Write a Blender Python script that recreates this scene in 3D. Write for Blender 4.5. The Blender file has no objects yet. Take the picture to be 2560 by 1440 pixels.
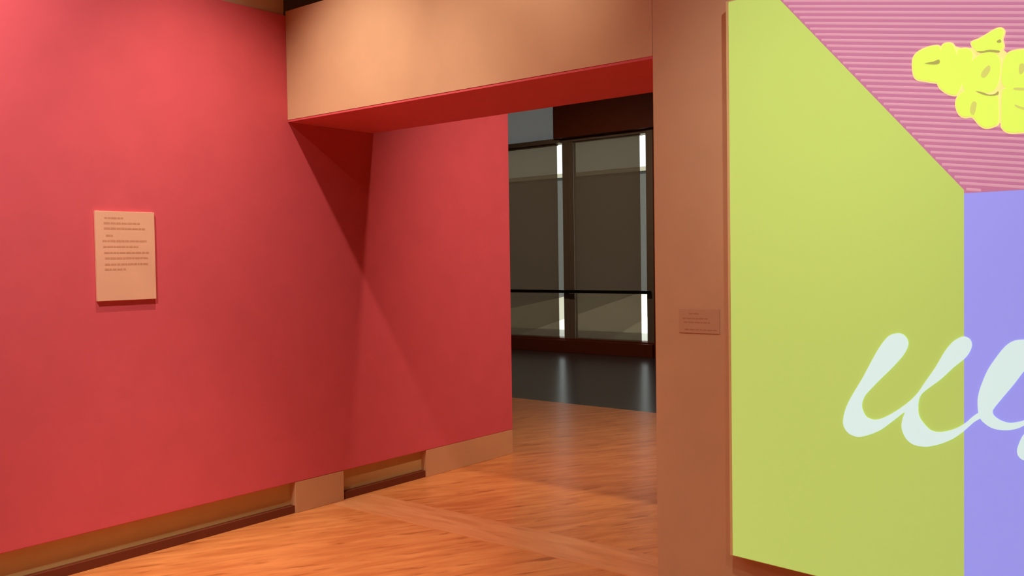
import bpy, bmesh, math, random
from mathutils import Matrix, Vector
sc = bpy.context.scene
COL = sc.collection

# ---------------------------------------------------------------- camera
cam_data = bpy.data.cameras.new('camera')
cam = bpy.data.objects.new('camera', cam_data)
COL.objects.link(cam)
yaw, pitch, roll = -0.6823, -0.03, -0.0152
cy, sy = math.cos(yaw), math.sin(yaw)
fwd = Vector((sy * math.cos(pitch), cy * math.cos(pitch), math.sin(pitch)))
rgt = Vector((cy, -sy, 0))
upv = rgt.cross(fwd)
r2 = rgt * math.cos(roll) + upv * math.sin(roll)
u2 = upv * math.cos(roll) - rgt * math.sin(roll)
M = Matrix((r2, u2, -fwd)).transposed().to_4x4()
M.translation = Vector((0, 0, 1.5))
cam.matrix_world = M
cam_data.sensor_width = 36
cam_data.lens = 2272.42 / 2560 * 36
cam_data.clip_end = 200
sc.camera = cam

# ---------------------------------------------------------------- colour management
sc.view_settings.view_transform = 'Standard'
sc.view_settings.look = 'None'
sc.view_settings.gamma = 1
sc.view_settings.use_curve_mapping = False
sc.view_settings.exposure = 0.0
sc.cycles.use_denoising = True
sc.cycles.max_bounces = 12
sc.cycles.diffuse_bounces = 8

# ---------------------------------------------------------------- world: bright overcast sky
world = bpy.data.worlds.new('sky')
sc.world = world
world.use_nodes = True
bg = world.node_tree.nodes['Background']
bg.inputs['Color'].default_value = (0.93, 0.98, 1.0, 1)
bg.inputs['Strength'].default_value = 1.7

# ---------------------------------------------------------------- lamps of the rooms and added fill spots
WARM = (1.0, 0.82, 0.62)
def spot(name, loc, aim, watts, angle, blend=1.0, radius=0.04, color=WARM):
    d = bpy.data.lights.new(name, 'SPOT')
    d.energy = watts; d.color = color
    d.spot_size = math.radians(angle); d.spot_blend = blend
    d.shadow_soft_size = radius
    o = bpy.data.objects.new(name, d)
    COL.objects.link(o)
    o.location = loc
    o.rotation_euler = (Vector(aim) - Vector(loc)).to_track_quat('-Z', 'Y').to_euler()
    return o

# gallery track spots, front room (under the ceiling); the last four are added fill
spot('track_spot_lintel', (-3.68, 2.34, 4.05), (-3.75, 3.40, 0.0), 335, 75)
spot('track_spot_lintel_right', (-2.6, 2.34, 4.05), (-2.65, 3.40, 2.8), 120, 46)
spot('track_spot_red_wall', (-2.9, 0.65, 4.05), (-4.446, 0.85, 2.5), 460, 102, color=(1.0, 0.9, 0.78))
spot('track_spot_floor', (-3.0, 2.15, 4.05), (-3.65, 2.55, 0.0), 290, 40)
spot('fill_spot_pier', (-0.9, 1.0, 4.05), (-1.65, 3.4, 0.95), 165, 44)  # unseen lamp added to brighten the pier
spot('fill_spot_panel', (0.6, 0.6, 4.05), (-0.75, 3.25, 2.65), 240, 38, color=(1.0, 0.97, 0.9))  # unseen lamp added to lighten the upper part of the panel
spot('fill_spot_room', (1.0, 0.0, 4.05), (0.8, 0.4, 0.0), 160, 130)  # unseen lamp added for general fill
spot('fill_spot_entrance', (-1.0, -1.8, 4.05), (-1.2, -1.6, 0.0), 160, 130)  # unseen lamp added for fill behind the camera
# wall washer in the back room, to the right behind the pier
spot('wall_washer_back', (-1.7, 4.27, 4.05), (-4.446, 6.0, 1.0), 520, 68, radius=0.05, color=(1.0, 0.70, 0.52))
# dim fill spots added to the back room
spot('fill_spot_passage', (-3.2, 6.6, 4.2), (-3.4, 6.4, 0.0), 150, 75)  # added to brighten the passage floor
spot('fill_spot_windows', (-7.0, 9.0, 4.2), (-8.0, 11.0, 0.0), 130, 140)  # added to lift the mullions, header and stone floor
# daylight outdoors
sd = bpy.data.lights.new('sun', 'SUN'); sd.energy = 9; sd.angle = 0.02; sd.color = (1, 0.96, 0.88)
so = bpy.data.objects.new('sun', sd); COL.objects.link(so)
so.rotation_euler = Vector((0.25, 0.75, -1.0)).to_track_quat('-Z', 'Y').to_euler()

# ---------------------------------------------------------------- materials
def new_mat(name):
    m = bpy.data.materials.new(name)
    m.use_nodes = True
    nt = m.node_tree
    return m, nt, nt.nodes['Principled BSDF']

def paint(name, col, rough=0.6, spec=0.3, var=0.03, bump=0.04, scale=6.0, bscale=180.0):
    """matt wall paint: faint roller texture and a faint unevenness of tone"""
    m, nt, b = new_mat(name)
    tc = nt.nodes.new('ShaderNodeTexCoord')
    n = nt.nodes.new('ShaderNodeTexNoise'); n.inputs['Scale'].default_value = scale
    n.inputs['Detail'].default_value = 3
    nt.links.new(tc.outputs['Object'], n.inputs['Vector'])
    r = nt.nodes.new('ShaderNodeValToRGB')
    r.color_ramp.elements[0].position = 0.3; r.color_ramp.elements[1].position = 0.7
    r.color_ramp.elements[0].color = tuple(c * (1 - var) for c in col) + (1,)
    r.color_ramp.elements[1].color = tuple(min(1, c * (1 + var)) for c in col) + (1,)
    nt.links.new(n.outputs['Fac'], r.inputs['Fac'])
    nt.links.new(r.outputs['Color'], b.inputs['Base Color'])
    b.inputs['Roughness'].default_value = rough
    b.inputs['Specular IOR Level'].default_value = spec
    if bump:
        n2 = nt.nodes.new('ShaderNodeTexNoise'); n2.inputs['Scale'].default_value = bscale
        nt.links.new(tc.outputs['Object'], n2.inputs['Vector'])
        bp = nt.nodes.new('ShaderNodeBump'); bp.inputs['Strength'].default_value = bump
        bp.inputs['Distance'].default_value = 0.002
        nt.links.new(n2.outputs['Fac'], bp.inputs['Height'])
        nt.links.new(bp.outputs['Normal'], b.inputs['Normal'])
    return m

def wood(name, dark, light, angle, rough=0.3, knots=True):
    """oiled wood floor: long streaks of grain running along one direction"""
    m, nt, b = new_mat(name)
    L = nt.links.new
    tc = nt.nodes.new('ShaderNodeTexCoord')
    mp = nt.nodes.new('ShaderNodeMapping')
    mp.inputs['Rotation'].default_value = (0, 0, -math.radians(angle))
    L(tc.outputs['Object'], mp.inputs['Vector'])
    mp2 = nt.nodes.new('ShaderNodeMapping'); mp2.inputs['Scale'].default_value = (1.6, 9.0, 1)
    L(mp.outputs['Vector'], mp2.inputs['Vector'])
    n = nt.nodes.new('ShaderNodeTexNoise'); n.inputs['Scale'].default_value = 1.5
    n.inputs['Detail'].default_value = 5; n.inputs['Roughness'].default_value = 0.6
    n.inputs['Distortion'].default_value = 0.5
    L(mp2.outputs['Vector'], n.inputs['Vector'])
    r = nt.nodes.new('ShaderNodeValToRGB')
    r.color_ramp.elements[0].position = 0.36; r.color_ramp.elements[1].position = 0.64
    r.color_ramp.elements[0].color = dark + (1,); r.color_ramp.elements[1].color = light + (1,)
    L(n.outputs['Fac'], r.inputs['Fac'])
    # short dark flecks lying along the grain
    mp3 = nt.nodes.new('ShaderNodeMapping'); mp3.inputs['Scale'].default_value = (3.5, 16.0, 1)
    L(mp.outputs['Vector'], mp3.inputs['Vector'])
    n3 = nt.nodes.new('ShaderNodeTexNoise'); n3.inputs['Scale'].default_value = 1.3
    n3.inputs['Detail'].default_value = 2
    L(mp3.outputs['Vector'], n3.inputs['Vector'])
    r3 = nt.nodes.new('ShaderNodeValToRGB')
    r3.color_ramp.elements[0].position = 0.60; r3.color_ramp.elements[1].position = 0.72
    r3.color_ramp.elements[0].color = (1, 1, 1, 1); r3.color_ramp.elements[1].color = (0.66, 0.58, 0.5, 1)
    L(n3.outputs['Fac'], r3.inputs['Fac'])
    mx = nt.nodes.new('ShaderNodeMix'); mx.data_type = 'RGBA'; mx.blend_type = 'MULTIPLY'
    mx.inputs['Factor'].default_value = 1.0 if knots else 0.4
    L(r.outputs['Color'], mx.inputs['A']); L(r3.outputs['Color'], mx.inputs['B'])
    L(mx.outputs['Result'], b.inputs['Base Color'])
    b.inputs['Roughness'].default_value = rough
    b.inputs['Specular IOR Level'].default_value = 0.5
    bp = nt.nodes.new('ShaderNodeBump'); bp.inputs['Strength'].default_value = 0.03
    bp.inputs['Distance'].default_value = 0.01
    L(n.outputs['Fac'], bp.inputs['Height']); L(bp.outputs['Normal'], b.inputs['Normal'])
    return m

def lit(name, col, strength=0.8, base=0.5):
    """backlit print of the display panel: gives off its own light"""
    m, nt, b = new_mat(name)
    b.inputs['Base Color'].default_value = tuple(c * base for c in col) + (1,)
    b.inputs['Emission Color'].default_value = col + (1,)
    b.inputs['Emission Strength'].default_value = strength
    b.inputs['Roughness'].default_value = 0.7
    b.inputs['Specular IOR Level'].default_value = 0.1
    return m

RED = paint('red_paint', (0.66, 0.098, 0.130))
ORANGE = paint('orange_paint', (0.62, 0.40, 0.255))
TAN = paint('tan_base_paint', (0.60, 0.335, 0.175))
SHADOW = paint('painted_shadow', (0.15, 0.030, 0.008), rough=0.8, bump=0)  # dark brown standing in for the shade at the wall foot
BASE = paint('pale_base_paint', (0.56, 0.37, 0.15))
CEIL = paint('ceiling_paint', (0.42, 0.24, 0.13))
FLOOR = wood('orange_wood', (0.56, 0.185, 0.055), (0.74, 0.30, 0.10), 62, 0.28)
STRIP = wood('pale_wood_strip', (0.66, 0.26, 0.10), (0.78, 0.35, 0.15), 0, 0.28, False)
STONE = paint('dark_stone', (0.058, 0.052, 0.056), rough=0.22, spec=0.5, var=0.1, bump=0.0)
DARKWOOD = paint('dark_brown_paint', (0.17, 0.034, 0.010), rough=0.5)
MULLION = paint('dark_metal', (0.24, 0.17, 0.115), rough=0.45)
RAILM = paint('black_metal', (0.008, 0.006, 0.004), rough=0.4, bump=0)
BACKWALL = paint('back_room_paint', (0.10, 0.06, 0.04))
CARD = paint('salmon_card', (0.80, 0.46, 0.31), rough=0.7, bump=0.02)
INK = paint('brown_ink', (0.60, 0.30, 0.175), bump=0)
CARD2 = paint('brown_card', (0.57, 0.345, 0.225), rough=0.6, bump=0)
INK2 = paint('dark_red_ink', (0.46, 0.23, 0.15), bump=0)
CONCRETE = paint('pale_concrete', (0.80, 0.76, 0.66), bump=0)
CONCRETE2 = paint('grey_concrete', (0.50, 0.47, 0.40), bump=0)
CONCRETE3 = paint('worn_concrete', (0.24, 0.22, 0.17), bump=0)
ASPHALT = paint('asphalt', (0.05, 0.045, 0.04), bump=0)
FACADE = paint('grey_facade', (0.05, 0.048, 0.044), bump=0)

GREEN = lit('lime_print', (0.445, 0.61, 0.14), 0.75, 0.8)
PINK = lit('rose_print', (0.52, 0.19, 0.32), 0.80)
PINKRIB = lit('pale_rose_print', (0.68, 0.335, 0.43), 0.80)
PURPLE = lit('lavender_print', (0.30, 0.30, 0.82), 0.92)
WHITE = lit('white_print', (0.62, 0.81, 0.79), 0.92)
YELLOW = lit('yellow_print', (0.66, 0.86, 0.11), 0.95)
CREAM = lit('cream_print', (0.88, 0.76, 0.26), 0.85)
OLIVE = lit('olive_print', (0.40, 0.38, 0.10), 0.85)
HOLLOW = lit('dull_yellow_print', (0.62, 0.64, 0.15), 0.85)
EDGE = paint('pale_frame', (0.80, 0.66, 0.34), rough=0.4, bump=0)

def glass_mat():
    m, nt, b = new_mat('window_glass')
    nt.nodes.remove(b)
    out = nt.nodes['Material Output']
    t = nt.nodes.new('ShaderNodeBsdfTransparent'); t.inputs['Color'].default_value = (0.93, 0.96, 0.94, 1)
    g = nt.nodes.new('ShaderNodeBsdfGlossy'); g.inputs['Roughness'].default_value = 0.02
    mx = nt.nodes.new('ShaderNodeMixShader'); mx.inputs['Fac'].default_value = 0.06
    nt.links.new(t.outputs[0], mx.inputs[1]); nt.links.new(g.outputs[0], mx.inputs[2])
    nt.links.new(mx.outputs[0], out.inputs['Surface'])
    return m
GLASS = glass_mat()

def scrim_mat(name, see, col, tint=(1.0, 0.86, 0.62)):
    """open-weave roller shade: mostly cloth, a few per cent open holes"""
    m, nt, b = new_mat(name)
    out = nt.nodes['Material Output']
    b.inputs['Base Color'].default_value = col + (1,)
    b.inputs['Roughness'].default_value = 0.9
    t = nt.nodes.new('ShaderNodeBsdfTransparent')
    t.inputs['Color'].default_value = tint + (1,)
    tl = nt.nodes.new('ShaderNodeBsdfTranslucent'); tl.inputs['Color'].default_value = (0.088, 0.056, 0.036, 1)
    ad = nt.nodes.new('ShaderNodeMixShader'); ad.inputs['Fac'].default_value = 0.5
    mx = nt.nodes.new('ShaderNodeMixShader'); mx.inputs['Fac'].default_value = see
    nt.links.new(b.outputs[0], ad.inputs[1]); nt.links.new(tl.outputs[0], ad.inputs[2])
    nt.links.new(ad.outputs[0], mx.inputs[1]); nt.links.new(t.outputs[0], mx.inputs[2])
    nt.links.new(mx.outputs[0], out.inputs['Surface'])
    return m
SCRIM = scrim_mat('brown_scrim', 0.05, (0.08, 0.055, 0.037))
SCRIM_TOP = scrim_mat('grey_scrim', 0.055, (0.06, 0.06, 0.06), (0.9, 0.95, 1.0))

# ---------------------------------------------------------------- mesh helpers
def link(name, me, m, parent=None):
    o = bpy.data.objects.new(name, me)
    COL.objects.link(o)
    if m is not None: me.materials.append(m)
    if parent is not None: o.parent = parent
    return o

def box_bm(bm, x0, x1, y0, y1, z0, z1):
    v = [bm.verts.new(p) for p in ((x0,y0,z0),(x1,y0,z0),(x1,y1,z0),(x0,y1,z0),(x0,y0,z1),(x1,y0,z1),(x1,y1,z1),(x0,y1,z1))]
    for f in ((0,3,2,1),(4,5,6,7),(0,1,5,4),(1,2,6,5),(2,3,7,6),(3,0,4,7)):
        bm.faces.new([v[i] for i in f])

def boxes(name, m, blist, parent=None, bevel=0.0):
    bm = bmesh.new()
    for b in blist: box_bm(bm, *b)
    if bevel:
        bmesh.ops.bevel(bm, geom=list(bm.edges), offset=bevel, segments=2, affect='EDGES', profile=0.5)
    me = bpy.data.meshes.new(name)
    bm.to_mesh(me); bm.free()
    return link(name, me, m, parent)

def smooth_pts(pts, n=3):
    out = []
    N = len(pts)
    for i in range(N):
        p0, p1, p2, p3 = (Vector(pts[(i + k) % N]) for k in (-1, 0, 1, 2))
        for j in range(n):
            t = j / n
            q = 0.5 * ((2*p1) + (p2 - p0)*t + (2*p0 - 5*p1 + 4*p2 - p3)*t*t + (3*p1 - p0 - 3*p2 + p3)*t**3)
            out.append((q.x, q.y))
    return out

def area(pts):
    return 0.5 * sum(pts[i-1][0]*pts[i][1] - pts[i][0]*pts[i-1][1] for i in range(len(pts)))

def offset(pts, d):
    s = 1 if area(pts) > 0 else -1
    out = []
    N = len(pts)
    for i in range(N):
        a, c = Vector(pts[i-1]), Vector(pts[(i+1) % N])
        t = (c - a)
        if t.length < 1e-9: out.append(pts[i]); continue
        t.normalize()
        out.append((pts[i][0] + s*d*t.y, pts[i][1] - s*d*t.x))
    return out

def plate(name, m, pts, y_front, y_back, parent, bevel=0.0):
    """flat plate: outline in (x, z), standing between two depths (front faces -y)"""
    if area(pts) < 0: pts = pts[::-1]
    bm = bmesh.new()
    fr_pts = offset(pts, -bevel) if bevel else pts
    f = [bm.verts.new((x, y_front, z)) for x, z in fr_pts]
    mid = [bm.verts.new((x, y_front + bevel, z)) for x, z in pts] if bevel else f
    k = [bm.verts.new((x, y_back, z)) for x, z in pts]
    bm.faces.new(f)
    bm.faces.new(k[::-1])
    N = len(pts)
    for i in range(N):
        j = (i + 1) % N
        if bevel: bm.faces.new((f[i], mid[i], mid[j], f[j]))
        bm.faces.new((mid[i], k[i], k[j], mid[j]))
    me = bpy.data.meshes.new(name)
    bm.to_mesh(me); bm.free()
    return link(name, me, m, parent)

def prism_z(name, m, pts, z0, z1, parent=None):
    """slab with an outline in plan"""
    if area(pts) < 0: pts = pts[::-1]
    bm = bmesh.new()
    a = [bm.verts.new((x, y, z0)) for x, y in pts]; b = [bm.verts.new((x, y, z1)) for x, y in pts]
    bm.faces.new(a[::-1]); bm.faces.new(b)
    for i in range(len(pts)):
        j = (i + 1) % len(pts)
        bm.faces.new((a[i], a[j], b[j], b[i]))
    me = bpy.data.meshes.new(name); bm.to_mesh(me); bm.free()
    return link(name, me, m, parent)

def structure(o, label=None, cat=None):
    o['kind'] = 'structure'
    if label: o['label'] = label
    if cat: o['category'] = cat
    return o
def thing(o, label, cat, group=None):
    o['label'] = label; o['category'] = cat
    if group: o['group'] = group
    return o
def empty(name, loc, rz=0.0):
    o = bpy.data.objects.new(name, None); COL.objects.link(o)
    o.location = loc; o.rotation_euler = (0, 0, rz); o.empty_display_size = 0.1
    return o

# ---------------------------------------------------------------- setting
XL = -4.446          # face of the red wall
YO = 3.381           # front face of the wall with the opening
YB = 4.067           # its back face
XP = -1.965          # edge of the pier
ZO = 2.344           # underside of the lintel
ZT = 2.995           # top of the partitions
ZC = 4.3             # ceiling
YE = 5.455           # end of the red wall
YW = 12.0            # window wall
YQ = 7.70            # wood floor ends, dark stone begins

structure(boxes('floor', FLOOR, [(-16.2, 4.2, -3.2, YQ, -0.2, 0.0)]),
          'glossy orange wood floor running through the opening', 'floor')
structure(boxes('floor.001', STONE, [(-16.2, 4.2, YQ, YW + 0.3, -0.2, 0.0)]),
          'dark polished stone floor in front of the shaded windows', 'floor')
structure(boxes('trim_1', STRIP, [(XL + 0.02, XP - 0.02, 3.645, 3.965, -0.05, 0.0015)]),
          'pale wood threshold strip across the floor in the opening', 'threshold')
structure(boxes('ceiling', CEIL, [(-16.2, 4.2, -3.2, YW + 0.5, ZC, ZC + 0.2)]),
          'tan ceiling above the partitions', 'ceiling')

wl = boxes('wall_left', RED, [(XL - 0.30, XL, -3.0, YE, 0.189, 2.972)], bevel=0.004)
structure(wl, 'tall red partition wall with a gap along its foot', 'wall')
bl = boxes('baseboard_left', BASE, [(XL - 0.28, XL - 0.05, -3.0, YE - 0.01, 0.046, 0.187)])
structure(bl, 'pale base set back under the red wall, with a dark strip painted as shadow at the floor', 'baseboard')
boxes('painted_shadow_strip', SHADOW, [(XL - 0.28, XL - 0.012, -3.0, YE - 0.01, 0.0, 0.046)], bl)  # solid dark plinth, paints the band of shade along the floor
boxes('base_block', TAN, [(XL - 0.051, XL - 0.001, YO, 3.755, 0.0, 0.1885)], bl, bevel=0.002)
boxes('base_block', TAN, [(XL - 0.051, XL - 0.001, 4.498, YE - 0.002, 0.0, 0.1885)], bl, bevel=0.002)
structure(boxes('wall_upper_left', ORANGE, [(XL - 0.30, XL - 0.015, -3.0, YO + 0.0, 2.974, ZC)]),
          'tan upper wall set back behind the top of the red wall', 'wall')

wc = boxes('wall_center', ORANGE, [(XP, 4.0, YO, YB, 0.0, ZT)], bevel=0.004)
structure(wc, 'orange wall with the pier beside the opening', 'wall')
boxes('lintel', ORANGE, [(XL + 0.001, XP - 0.0015, YO + 0.002, YB - 0.002, ZO + 0.012, ZT)], wc)
boxes('soffit', RED, [(XL + 0.001, XP - 0.0015, YO + 0.004, YB - 0.004, ZO, ZO + 0.012)], wc)
boxes('jamb', RED, [(XP - 0.0012, XP + 0.0, YO + 0.006, YB - 0.004, 0.0, ZO)], wc)

structure(boxes('wall_light_block', BACKWALL, [(XL - 0.30, 4.0, YB - 0.12, YB - 0.02, ZT, ZC)]),  # added to block spot light passing over the lintel
          'dark wall added above the lintel to stop light leaking over', 'wall')
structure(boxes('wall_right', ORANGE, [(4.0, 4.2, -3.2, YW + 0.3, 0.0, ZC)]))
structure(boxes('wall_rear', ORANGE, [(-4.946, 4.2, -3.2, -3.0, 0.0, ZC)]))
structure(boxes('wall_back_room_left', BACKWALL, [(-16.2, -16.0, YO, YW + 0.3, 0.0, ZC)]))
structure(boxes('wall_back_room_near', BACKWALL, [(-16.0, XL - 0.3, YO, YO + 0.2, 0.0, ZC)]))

# ---------------------------------------------------------------- window wall at the far end
SL = (-8.80, -8.677)     # bright gap between the shades, left
SR = (-7.240, -7.112)    # bright gap, right
WX0 = -10.36
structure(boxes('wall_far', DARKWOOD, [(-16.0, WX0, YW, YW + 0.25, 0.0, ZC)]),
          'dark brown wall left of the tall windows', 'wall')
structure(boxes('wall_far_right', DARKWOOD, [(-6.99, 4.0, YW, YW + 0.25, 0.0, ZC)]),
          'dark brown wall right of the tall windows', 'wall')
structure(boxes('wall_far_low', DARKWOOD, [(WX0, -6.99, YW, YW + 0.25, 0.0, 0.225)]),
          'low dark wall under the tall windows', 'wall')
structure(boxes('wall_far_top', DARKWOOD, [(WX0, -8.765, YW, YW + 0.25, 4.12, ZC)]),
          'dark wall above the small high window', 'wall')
structure(boxes('trim_2', DARKWOOD, [(WX0, -6.99, YW - 0.06, YW, 0.0, 0.20)], bevel=0.004),
          'dark curb under the shaded windows', 'curb')
structure(boxes('trim_3', DARKWOOD, [(-8.765, -6.9, YW - 0.10, YW + 0.25, 3.46, ZC)], bevel=0.005),
          'dark brown box header above the right shade', 'header')
def window(name, x0, x1, z0, z1, label, mull):
    w = boxes(name, MULLION, mull)
    structure(w, label, 'window')
    boxes('pane', GLASS, [(x0, x1, YW + 0.14, YW + 0.15, z0, z1)], w)
    return w
window('window_1', WX0, -8.677, 0.225, 3.40, 'tall window left of the left bright gap',
       [(WX0, WX0 + 0.06, YW + 0.08, YW + 0.22, 0.225, 3.40), (WX0, -8.70, YW - 0.02, YW + 0.22, 3.40, 3.46),
        (-8.677, -8.575, YW + 0.02, YW + 0.22, 0.225, 3.46)])
window('window_2', -8.575, -7.112, 0.225, 3.40, 'tall window between the two bright gaps',
       [(-8.575, -7.10, YW + 0.02, YW + 0.22, 3.40, 3.46), (-7.108, -6.99, YW + 0.0, YW + 0.22, 0.225, 3.46)])
window('window_3', WX0, -8.765, 3.46, 4.12, 'clerestory window above the left shade',
       [(WX0, WX0 + 0.06, YW + 0.08, YW + 0.22, 3.46, 4.12)])

def shade(x0, x1, z0, z1, m, label, slack=0.0):
    t = empty('roller_shade', ((x0 + x1) / 2, YW + 0.05, z1))
    thing(t, label, 'shade')
    h = z1 - z0; w = (x1 - x0) / 2
    bm = bmesh.new()      # cloth with a very slight billow
    nx, nz = 6, 10
    g = [[bm.verts.new((-w + 2*w*i/nx, 0.006*math.sin(3.1*i/nx)*math.sin(2.2*j/nz), -h*j/nz)) for i in range(nx+1)] for j in range(nz+1)]
    for j in range(nz):
        for i in range(nx): bm.faces.new((g[j][i], g[j][i+1], g[j+1][i+1], g[j+1][i]))
    for f in bm.faces: f.smooth = True
    me = bpy.data.meshes.new('shade_cloth'); bm.to_mesh(me); bm.free()
    link('shade_cloth', me, m, t)
    boxes('hem_bar', MULLION, [(-w, w, -0.008, 0.010, -h - 0.012, -h + 0.008)], t)
    bm = bmesh.new()
    bmesh.ops.create_cone(bm, cap_ends=True, segments=16, radius1=0.025, radius2=0.025, depth=2*w,
                          matrix=Matrix.Translation((0, 0.012, -0.01)) @ Matrix.Rotation(math.pi/2, 4, 'Y'))
    me = bpy.data.meshes.new('roller'); bm.to_mesh(me); bm.free()
    link('roller', me, MULLION, t)
    return t
shade(WX0 + 0.07, SL[0], 0.232, 3.40, SCRIM, 'brown see-through roller shade beside the end of the red wall')
shade(-8.475, SR[0], 0.232, 3.42, SCRIM, 'wider brown see-through roller shade between the two bright window gaps')
shade(WX0 + 0.07, -8.768, 3.472, 4.118, SCRIM_TOP, 'grey-blue shade over the small high window')
# dark stile beside the middle shade
structure(boxes('trim_4', MULLION, [(-8.575, -8.478, YW + 0.03, YW + 0.12, 0.225, 3.42)]))

gr = boxes('guard_rail', RAILM, [(WX0 + 0.05, -7.02, YW - 0.07, YW - 0.03, 0.965, 1.015)], bevel=0.006)
thing(gr, 'thin black rail running across in front of the shaded windows', 'rail')
for x in (-8.62, -7.05, WX0 + 0.02):
    boxes('bracket', RAILM, [(x - 0.02, x + 0.02, YW - 0.05, YW + 0.03, 0.975, 1.005)], gr)

# ---------------------------------------------------------------- outdoors, seen only through the glass
structure(boxes('ground', ASPHALT, [(-70, 40, YW + 0.3, 80, -0.25, -0.05)]))
d = (-0.43, 0.90)
def strip(name, m, a, b, y0=12.4, y1=36.0):
    # paving strip between two parallel lines x = a(y), x = b(y)
    f = lambda c, y: c + (y - 14.9) * (-0.462)
    return structure(prism_z(name, m, [(f(a, y0), y0), (f(b, y0), y0), (f(b, y1), y1), (f(a, y1), y1)], -0.06, 0.0))
strip('pavement', CONCRETE3, -14.7, -11.75)
strip('pavement.001', CONCRETE2, -11.75, -9.55)
strip('pavement.002', CONCRETE, -9.55, -1.0)
bld = boxes('building', FACADE, [(-60, 30, 37.0, 45.0, -0.05, 5.6)])
thing(bld, 'grey building outside, glimpsed through the gaps between the shades', 'building')
boxes('roof_edge', CONCRETE3, [(-60.1, 30.1, 36.9, 45.1, 5.6, 5.8)], bld)

# ---------------------------------------------------------------- wall text on the red wall
tp = empty('text_panel', (XL, 2.353, 1.554))
thing(tp, 'salmon wall text panel with rows of brown print on red wall', 'sign')
W2, H2 = 0.156, 0.2245
boxes('board', CARD, [(0.0005, 0.016, -W2, W2, -H2, H2)], tp, bevel=0.0015)
rnd = random.Random(4)
rows = [(293, 325, 540), (352, 320, 735), (412, 322, 805), (495, 345, 430), (555, 305, 815), (622, 315, 715),
        (690, 325, 845), (752, 335, 835), (822, 335, 850), (880, 335, 585)]
for Y, xa, xb in rows:
    z = H2 - (Y - 215) / 1022 * 2 * H2
    ya = -W2 + (xa - 225 - (Y - 215) * 0.03) / 680 * 2 * W2
    yb = -W2 + (xb - 225 - (Y - 215) * 0.03) / 680 * 2 * W2
    bm = bmesh.new()
    y = ya
    while y < yb - 0.006:                       # words of the line, too small to read
        w = min(rnd.uniform(0.010, 0.032), yb - y)
        hgt = rnd.uniform(0.0085, 0.0100)
        box_bm(bm, 0.016, 0.0164, y, y + w, z - hgt / 2, z + hgt / 2)
        y += w + rnd.uniform(0.002, 0.004)
    me = bpy.data.meshes.new('text_line'); bm.to_mesh(me); bm.free()
    link('text_line', me, INK, tp)

# ---------------------------------------------------------------- small label on the pier
lb = empty('wall_label', (-1.757, YO, 1.240))
thing(lb, 'small brown wall label with dark lines of print on the orange pier', 'label')
boxes('card', CARD2, [(-0.092, 0.092, -0.004, -0.0003, -0.050, 0.050)], lb, bevel=0.001)
for z, xa, xb in ((0.030, -0.045, 0.000), (0.010, -0.075, 0.045), (-0.006, -0.070, 0.050), (-0.036, -0.065, 0.080)):
    bm = bmesh.new(); x = xa
    while x < xb - 0.004:
        w = min(rnd.uniform(0.010, 0.028), xb - x)
        box_bm(bm, x, x + w, -0.0044, -0.004, z - 0.003, z + 0.003)
        x += w + 0.003
    me = bpy.data.meshes.new('text_line'); bm.to_mesh(me); bm.free()
    link('text_line', me, INK2, lb)

# ---------------------------------------------------------------- glowing display panel on the right
PW, PZ0, PZ1 = 2.95, 0.318, 2.495
dp = empty('display_panel', (-1.5966, 3.321, 0), -0.0999)
thing(dp, 'big glowing display panel of lime, ribbed pink and lavender fields with script lettering', 'display')
boxes('frame', EDGE, [(-0.004, PW + 0.004, 0.0, 0.05, PZ0 - 0.004, PZ1 + 0.006)], dp, bevel=0.002)
for u in (0.9, 2.3):
    for z in (0.9, 2.0):
        boxes('bracket', MULLION, [(u - 0.04, u + 0.04, 0.05, 0.052 + 0.095 * u, z - 0.04, z + 0.04)], dp)
DI, ZI = 0.876, 1.697        # inner corner of the painted perspective
DT = 0.196                   # where the diagonal meets the top edge
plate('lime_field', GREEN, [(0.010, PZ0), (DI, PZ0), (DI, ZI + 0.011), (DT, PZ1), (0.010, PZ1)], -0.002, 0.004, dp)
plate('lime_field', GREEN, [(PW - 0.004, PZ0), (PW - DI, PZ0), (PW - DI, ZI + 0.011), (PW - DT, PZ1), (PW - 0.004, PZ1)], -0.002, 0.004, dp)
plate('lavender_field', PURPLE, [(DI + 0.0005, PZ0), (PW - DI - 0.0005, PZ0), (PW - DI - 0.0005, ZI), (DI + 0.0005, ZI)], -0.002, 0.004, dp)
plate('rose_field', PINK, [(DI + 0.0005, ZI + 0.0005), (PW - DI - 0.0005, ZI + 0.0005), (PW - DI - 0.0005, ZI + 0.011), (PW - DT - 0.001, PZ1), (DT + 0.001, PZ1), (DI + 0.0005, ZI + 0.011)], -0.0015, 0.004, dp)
def dl(u): return 2.458 - 1.157 * (u - 0.228)          # left diagonal
def dr(u): return dl(PW - u)
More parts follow.
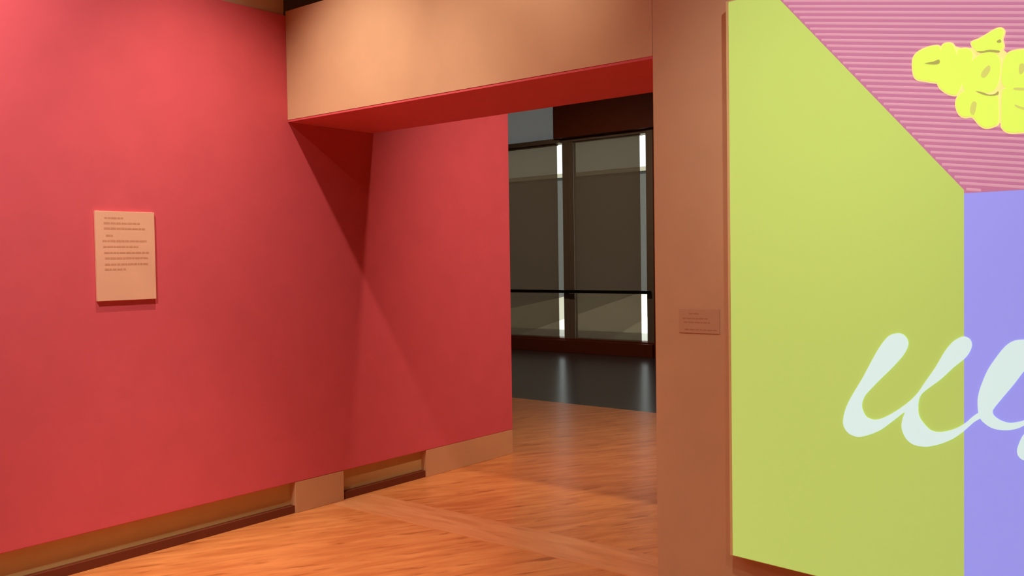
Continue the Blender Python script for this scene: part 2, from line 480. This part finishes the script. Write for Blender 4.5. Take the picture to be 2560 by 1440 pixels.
for i in range(-10, 75):
    zr = 1.705 + 0.0186 * i
    s = -0.142 - 0.06 * (zr - 1.72) / 0.5
    line = lambda u: zr + s * (u - 1.052)
    ua = ub = None                                      # clip the rib to the pink field
    u = 0.2
    while u < PW:
        z = line(u)
        if ZI + 0.006 < z < PZ1 - 0.006 and z > dl(u) + 0.008 and z > dr(u) + 0.008:
            if ua is None: ua = u
            ub = u
        u += 0.004
    if ua is None or ub - ua < 0.03: continue
    h = 0.0046
    bm = bmesh.new()
    prof = ((-h, -0.0015), (-h * 0.5, -0.004), (h * 0.5, -0.004), (h, -0.0015))
    A = [bm.verts.new((ua, y, line(ua) + dz)) for dz, y in prof]
    B = [bm.verts.new((ub, y, line(ub) + dz)) for dz, y in prof]
    for k in range(3): bm.faces.new((A[k], B[k], B[k+1], A[k+1]))
    bm.faces.new((A[3], B[3], B[0], A[0]))
    bm.faces.new(A[::-1]); bm.faces.new(B)
    bmesh.ops.recalc_face_normals(bm, faces=bm.faces)
    me = bpy.data.meshes.new('rib'); bm.to_mesh(me); bm.free()
    link('rib', me, PINKRIB, dp)

S1 = [(0.667, 1.231), (0.686, 1.223), (0.697, 1.205), (0.695, 1.184), (0.679, 1.154), (0.643, 1.111), (0.602, 1.068), (0.565, 1.027), (0.546, 1.003), (0.536, 0.976), (0.538, 0.954), (0.55, 0.932), (0.565, 0.925), (0.583, 0.923), (0.609, 0.932), (0.639, 0.95), (0.668, 0.971), (0.704, 1.002), (0.732, 1.035), (0.753, 1.069), (0.787, 1.122), (0.817, 1.177), (0.841, 1.209), (0.864, 1.226), (0.88, 1.23), (0.896, 1.221), (0.901, 1.202), (0.893, 1.178), (0.877, 1.156), (0.844, 1.126), (0.804, 1.084), (0.766, 1.052), (0.742, 1.029), (0.732, 1.006), (0.73, 0.974), (0.735, 0.949), (0.749, 0.929), (0.77, 0.91), (0.797, 0.906), (0.827, 0.914), (0.857, 0.928), (0.883, 0.948), (0.906, 0.972), (0.927, 0.987), (0.928, 0.969), (0.906, 0.951), (0.877, 0.92), (0.844, 0.891), (0.804, 0.868), (0.766, 0.854), (0.745, 0.851), (0.717, 0.853), (0.696, 0.865), (0.682, 0.885), (0.675, 0.91), (0.679, 0.939), (0.686, 0.962), (0.657, 0.937), (0.631, 0.914), (0.602, 0.89), (0.564, 0.869), (0.526, 0.856), (0.499, 0.859), (0.48, 0.871), (0.468, 0.893), (0.469, 0.92), (0.48, 0.959), (0.504, 1.007), (0.539, 1.066), (0.569, 1.124), (0.599, 1.178), (0.625, 1.213), (0.643, 1.226)]
S2 = [(0.919, 1.011), (0.922, 1.046), (0.932, 1.081), (0.95, 1.127), (0.975, 1.169), (1.0, 1.204), (1.022, 1.222), (1.043, 1.228), (1.072, 1.228), (1.093, 1.214), (1.096, 1.19), (1.081, 1.163), (1.053, 1.128), (1.025, 1.085), (0.994, 1.042), (0.969, 1.006), (0.963, 0.992), (0.969, 0.979), (0.988, 0.967), (1.013, 0.962), (1.037, 0.968), (1.054, 0.975), (1.085, 0.998), (1.12, 1.038), (1.157, 1.087), (1.16, 1.082), (1.126, 1.032), (1.088, 0.985), (1.054, 0.958), (1.034, 0.946), (1.007, 0.938), (0.976, 0.937), (0.951, 0.945), (0.926, 0.968)]
S3 = [(1.073, 0.947), (1.091, 0.942), (1.094, 0.92), (1.085, 0.889), (1.073, 0.861), (1.058, 0.85), (1.046, 0.853), (1.037, 0.865), (1.036, 0.882), (1.043, 0.906), (1.054, 0.93)]
for k, pts in enumerate((S1, S2, S3)):
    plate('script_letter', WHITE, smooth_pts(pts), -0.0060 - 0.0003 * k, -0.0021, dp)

LET = {
 'E': [(0.717, 2.132), (0.719, 2.158), (0.733, 2.175), (0.76, 2.185), (0.786, 2.187), (0.803, 2.182), (0.81, 2.158), (0.81, 2.103), (0.805, 2.068), (0.783, 2.07), (0.754, 2.079), (0.731, 2.087), (0.721, 2.102)],
 'V': [(0.811, 2.181), (0.825, 2.189), (0.842, 2.184), (0.853, 2.162), (0.86, 2.144), (0.86, 2.159), (0.869, 2.163), (0.891, 2.16), (0.904, 2.145), (0.902, 2.117), (0.885, 2.085), (0.872, 2.047), (0.858, 2.02), (0.842, 2.02), (0.822, 2.031), (0.803, 2.051), (0.797, 2.075), (0.805, 2.098), (0.808, 2.138)],
 'O': [(0.873, 2.058), (0.877, 2.086), (0.891, 2.107), (0.912, 2.126), (0.934, 2.137), (0.96, 2.137), (0.978, 2.127), (0.987, 2.103), (0.987, 2.069), (0.981, 2.037), (0.968, 2.016), (0.949, 2.011), (0.926, 2.019), (0.907, 2.016), (0.885, 2.022)],
 'N': [(0.855, 1.986), (0.861, 2.011), (0.88, 2.026), (0.907, 2.019), (0.92, 2.014), (0.955, 2.003), (0.978, 1.997), (0.982, 1.969), (0.982, 1.916), (0.968, 1.904), (0.944, 1.901), (0.926, 1.914), (0.91, 1.936), (0.899, 1.943), (0.88, 1.943), (0.864, 1.956)],
 'T': [(0.903, 2.179), (0.923, 2.184), (0.949, 2.195), (0.97, 2.205), (0.988, 2.207), (0.997, 2.194), (0.991, 2.172), (0.995, 2.149), (0.986, 2.138), (0.957, 2.145), (0.939, 2.144), (0.918, 2.147), (0.907, 2.164)],
 'R': [(0.992, 2.035), (0.995, 2.096), (1.008, 2.123), (1.029, 2.13), (1.057, 2.128), (1.081, 2.12), (1.099, 2.095), (1.101, 2.052), (1.091, 2.02), (1.062, 2.006), (1.017, 2.012)],
 'B': [(0.991, 1.912), (0.992, 1.996), (0.999, 2.017), (1.027, 2.015), (1.067, 2.005), (1.096, 1.982), (1.104, 1.943), (1.097, 1.9), (1.072, 1.878), (1.042, 1.876), (1.012, 1.879), (0.996, 1.892)],
}
CNT = [  # counters and slits of the bubble letters
 ('E', [(0.756, 2.135), (0.786, 2.136), (0.803, 2.14), (0.804, 2.127), (0.786, 2.126)]),
 ('O', [(0.955, 2.097), (0.96, 2.087), (0.955, 2.072), (0.942, 2.059), (0.931, 2.067), (0.939, 2.085)]),
 ('N', [(0.899, 1.955), (0.902, 1.98), (0.91, 1.989), (0.919, 1.982), (0.916, 1.961), (0.91, 1.945)]),
 ('N', [(0.915, 2.021), (0.939, 2.013), (0.955, 2.004), (0.973, 2.004), (0.982, 2.011), (0.982, 2.0), (0.96, 1.999), (0.936, 2.007)]),
 ('T', [(0.978, 2.168), (0.988, 2.172), (0.991, 2.163), (0.982, 2.162)]),
 ('T', [(0.918, 2.147), (0.939, 2.144), (0.957, 2.145), (0.986, 2.137), (0.983, 2.131), (0.955, 2.138), (0.931, 2.139)]),
 ('R', [(1.041, 2.069), (1.044, 2.085), (1.054, 2.086), (1.059, 2.072), (1.052, 2.056), (1.044, 2.055)]),
 ('B', [(1.027, 2.015), (1.052, 2.012), (1.082, 2.004), (1.082, 1.999), (1.052, 2.003), (1.029, 2.008)]),
 ('B', [(1.031, 1.963), (1.052, 1.952), (1.077, 1.946), (1.077, 1.939), (1.05, 1.945), (1.032, 1.956)]),
]
plate('letter_backing', CREAM, smooth_pts([(0.80, 2.165), (0.87, 2.155), (0.91, 2.165), (0.985, 2.15), (1.02, 2.11), (1.09, 2.08), (1.09, 1.92), (1.0, 1.92), (0.97, 1.93), (0.87, 1.98), (0.87, 2.03), (0.83, 2.04)], 2), -0.0060, -0.0042, dp)
for k, (key, pts) in enumerate(LET.items()):
    sp = smooth_pts(pts)
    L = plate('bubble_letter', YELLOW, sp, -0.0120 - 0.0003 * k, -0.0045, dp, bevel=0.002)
    plate('letter_outline', CREAM, offset(sp, 0.004), -0.0088 - 0.0002 * k, -0.0042, L)
    for ck, cp in CNT:
        if ck == key: plate('counter', HOLLOW if len(cp) == 6 else OLIVE, smooth_pts(cp, 2), -0.0152, -0.0118 - 0.0003 * k, L)
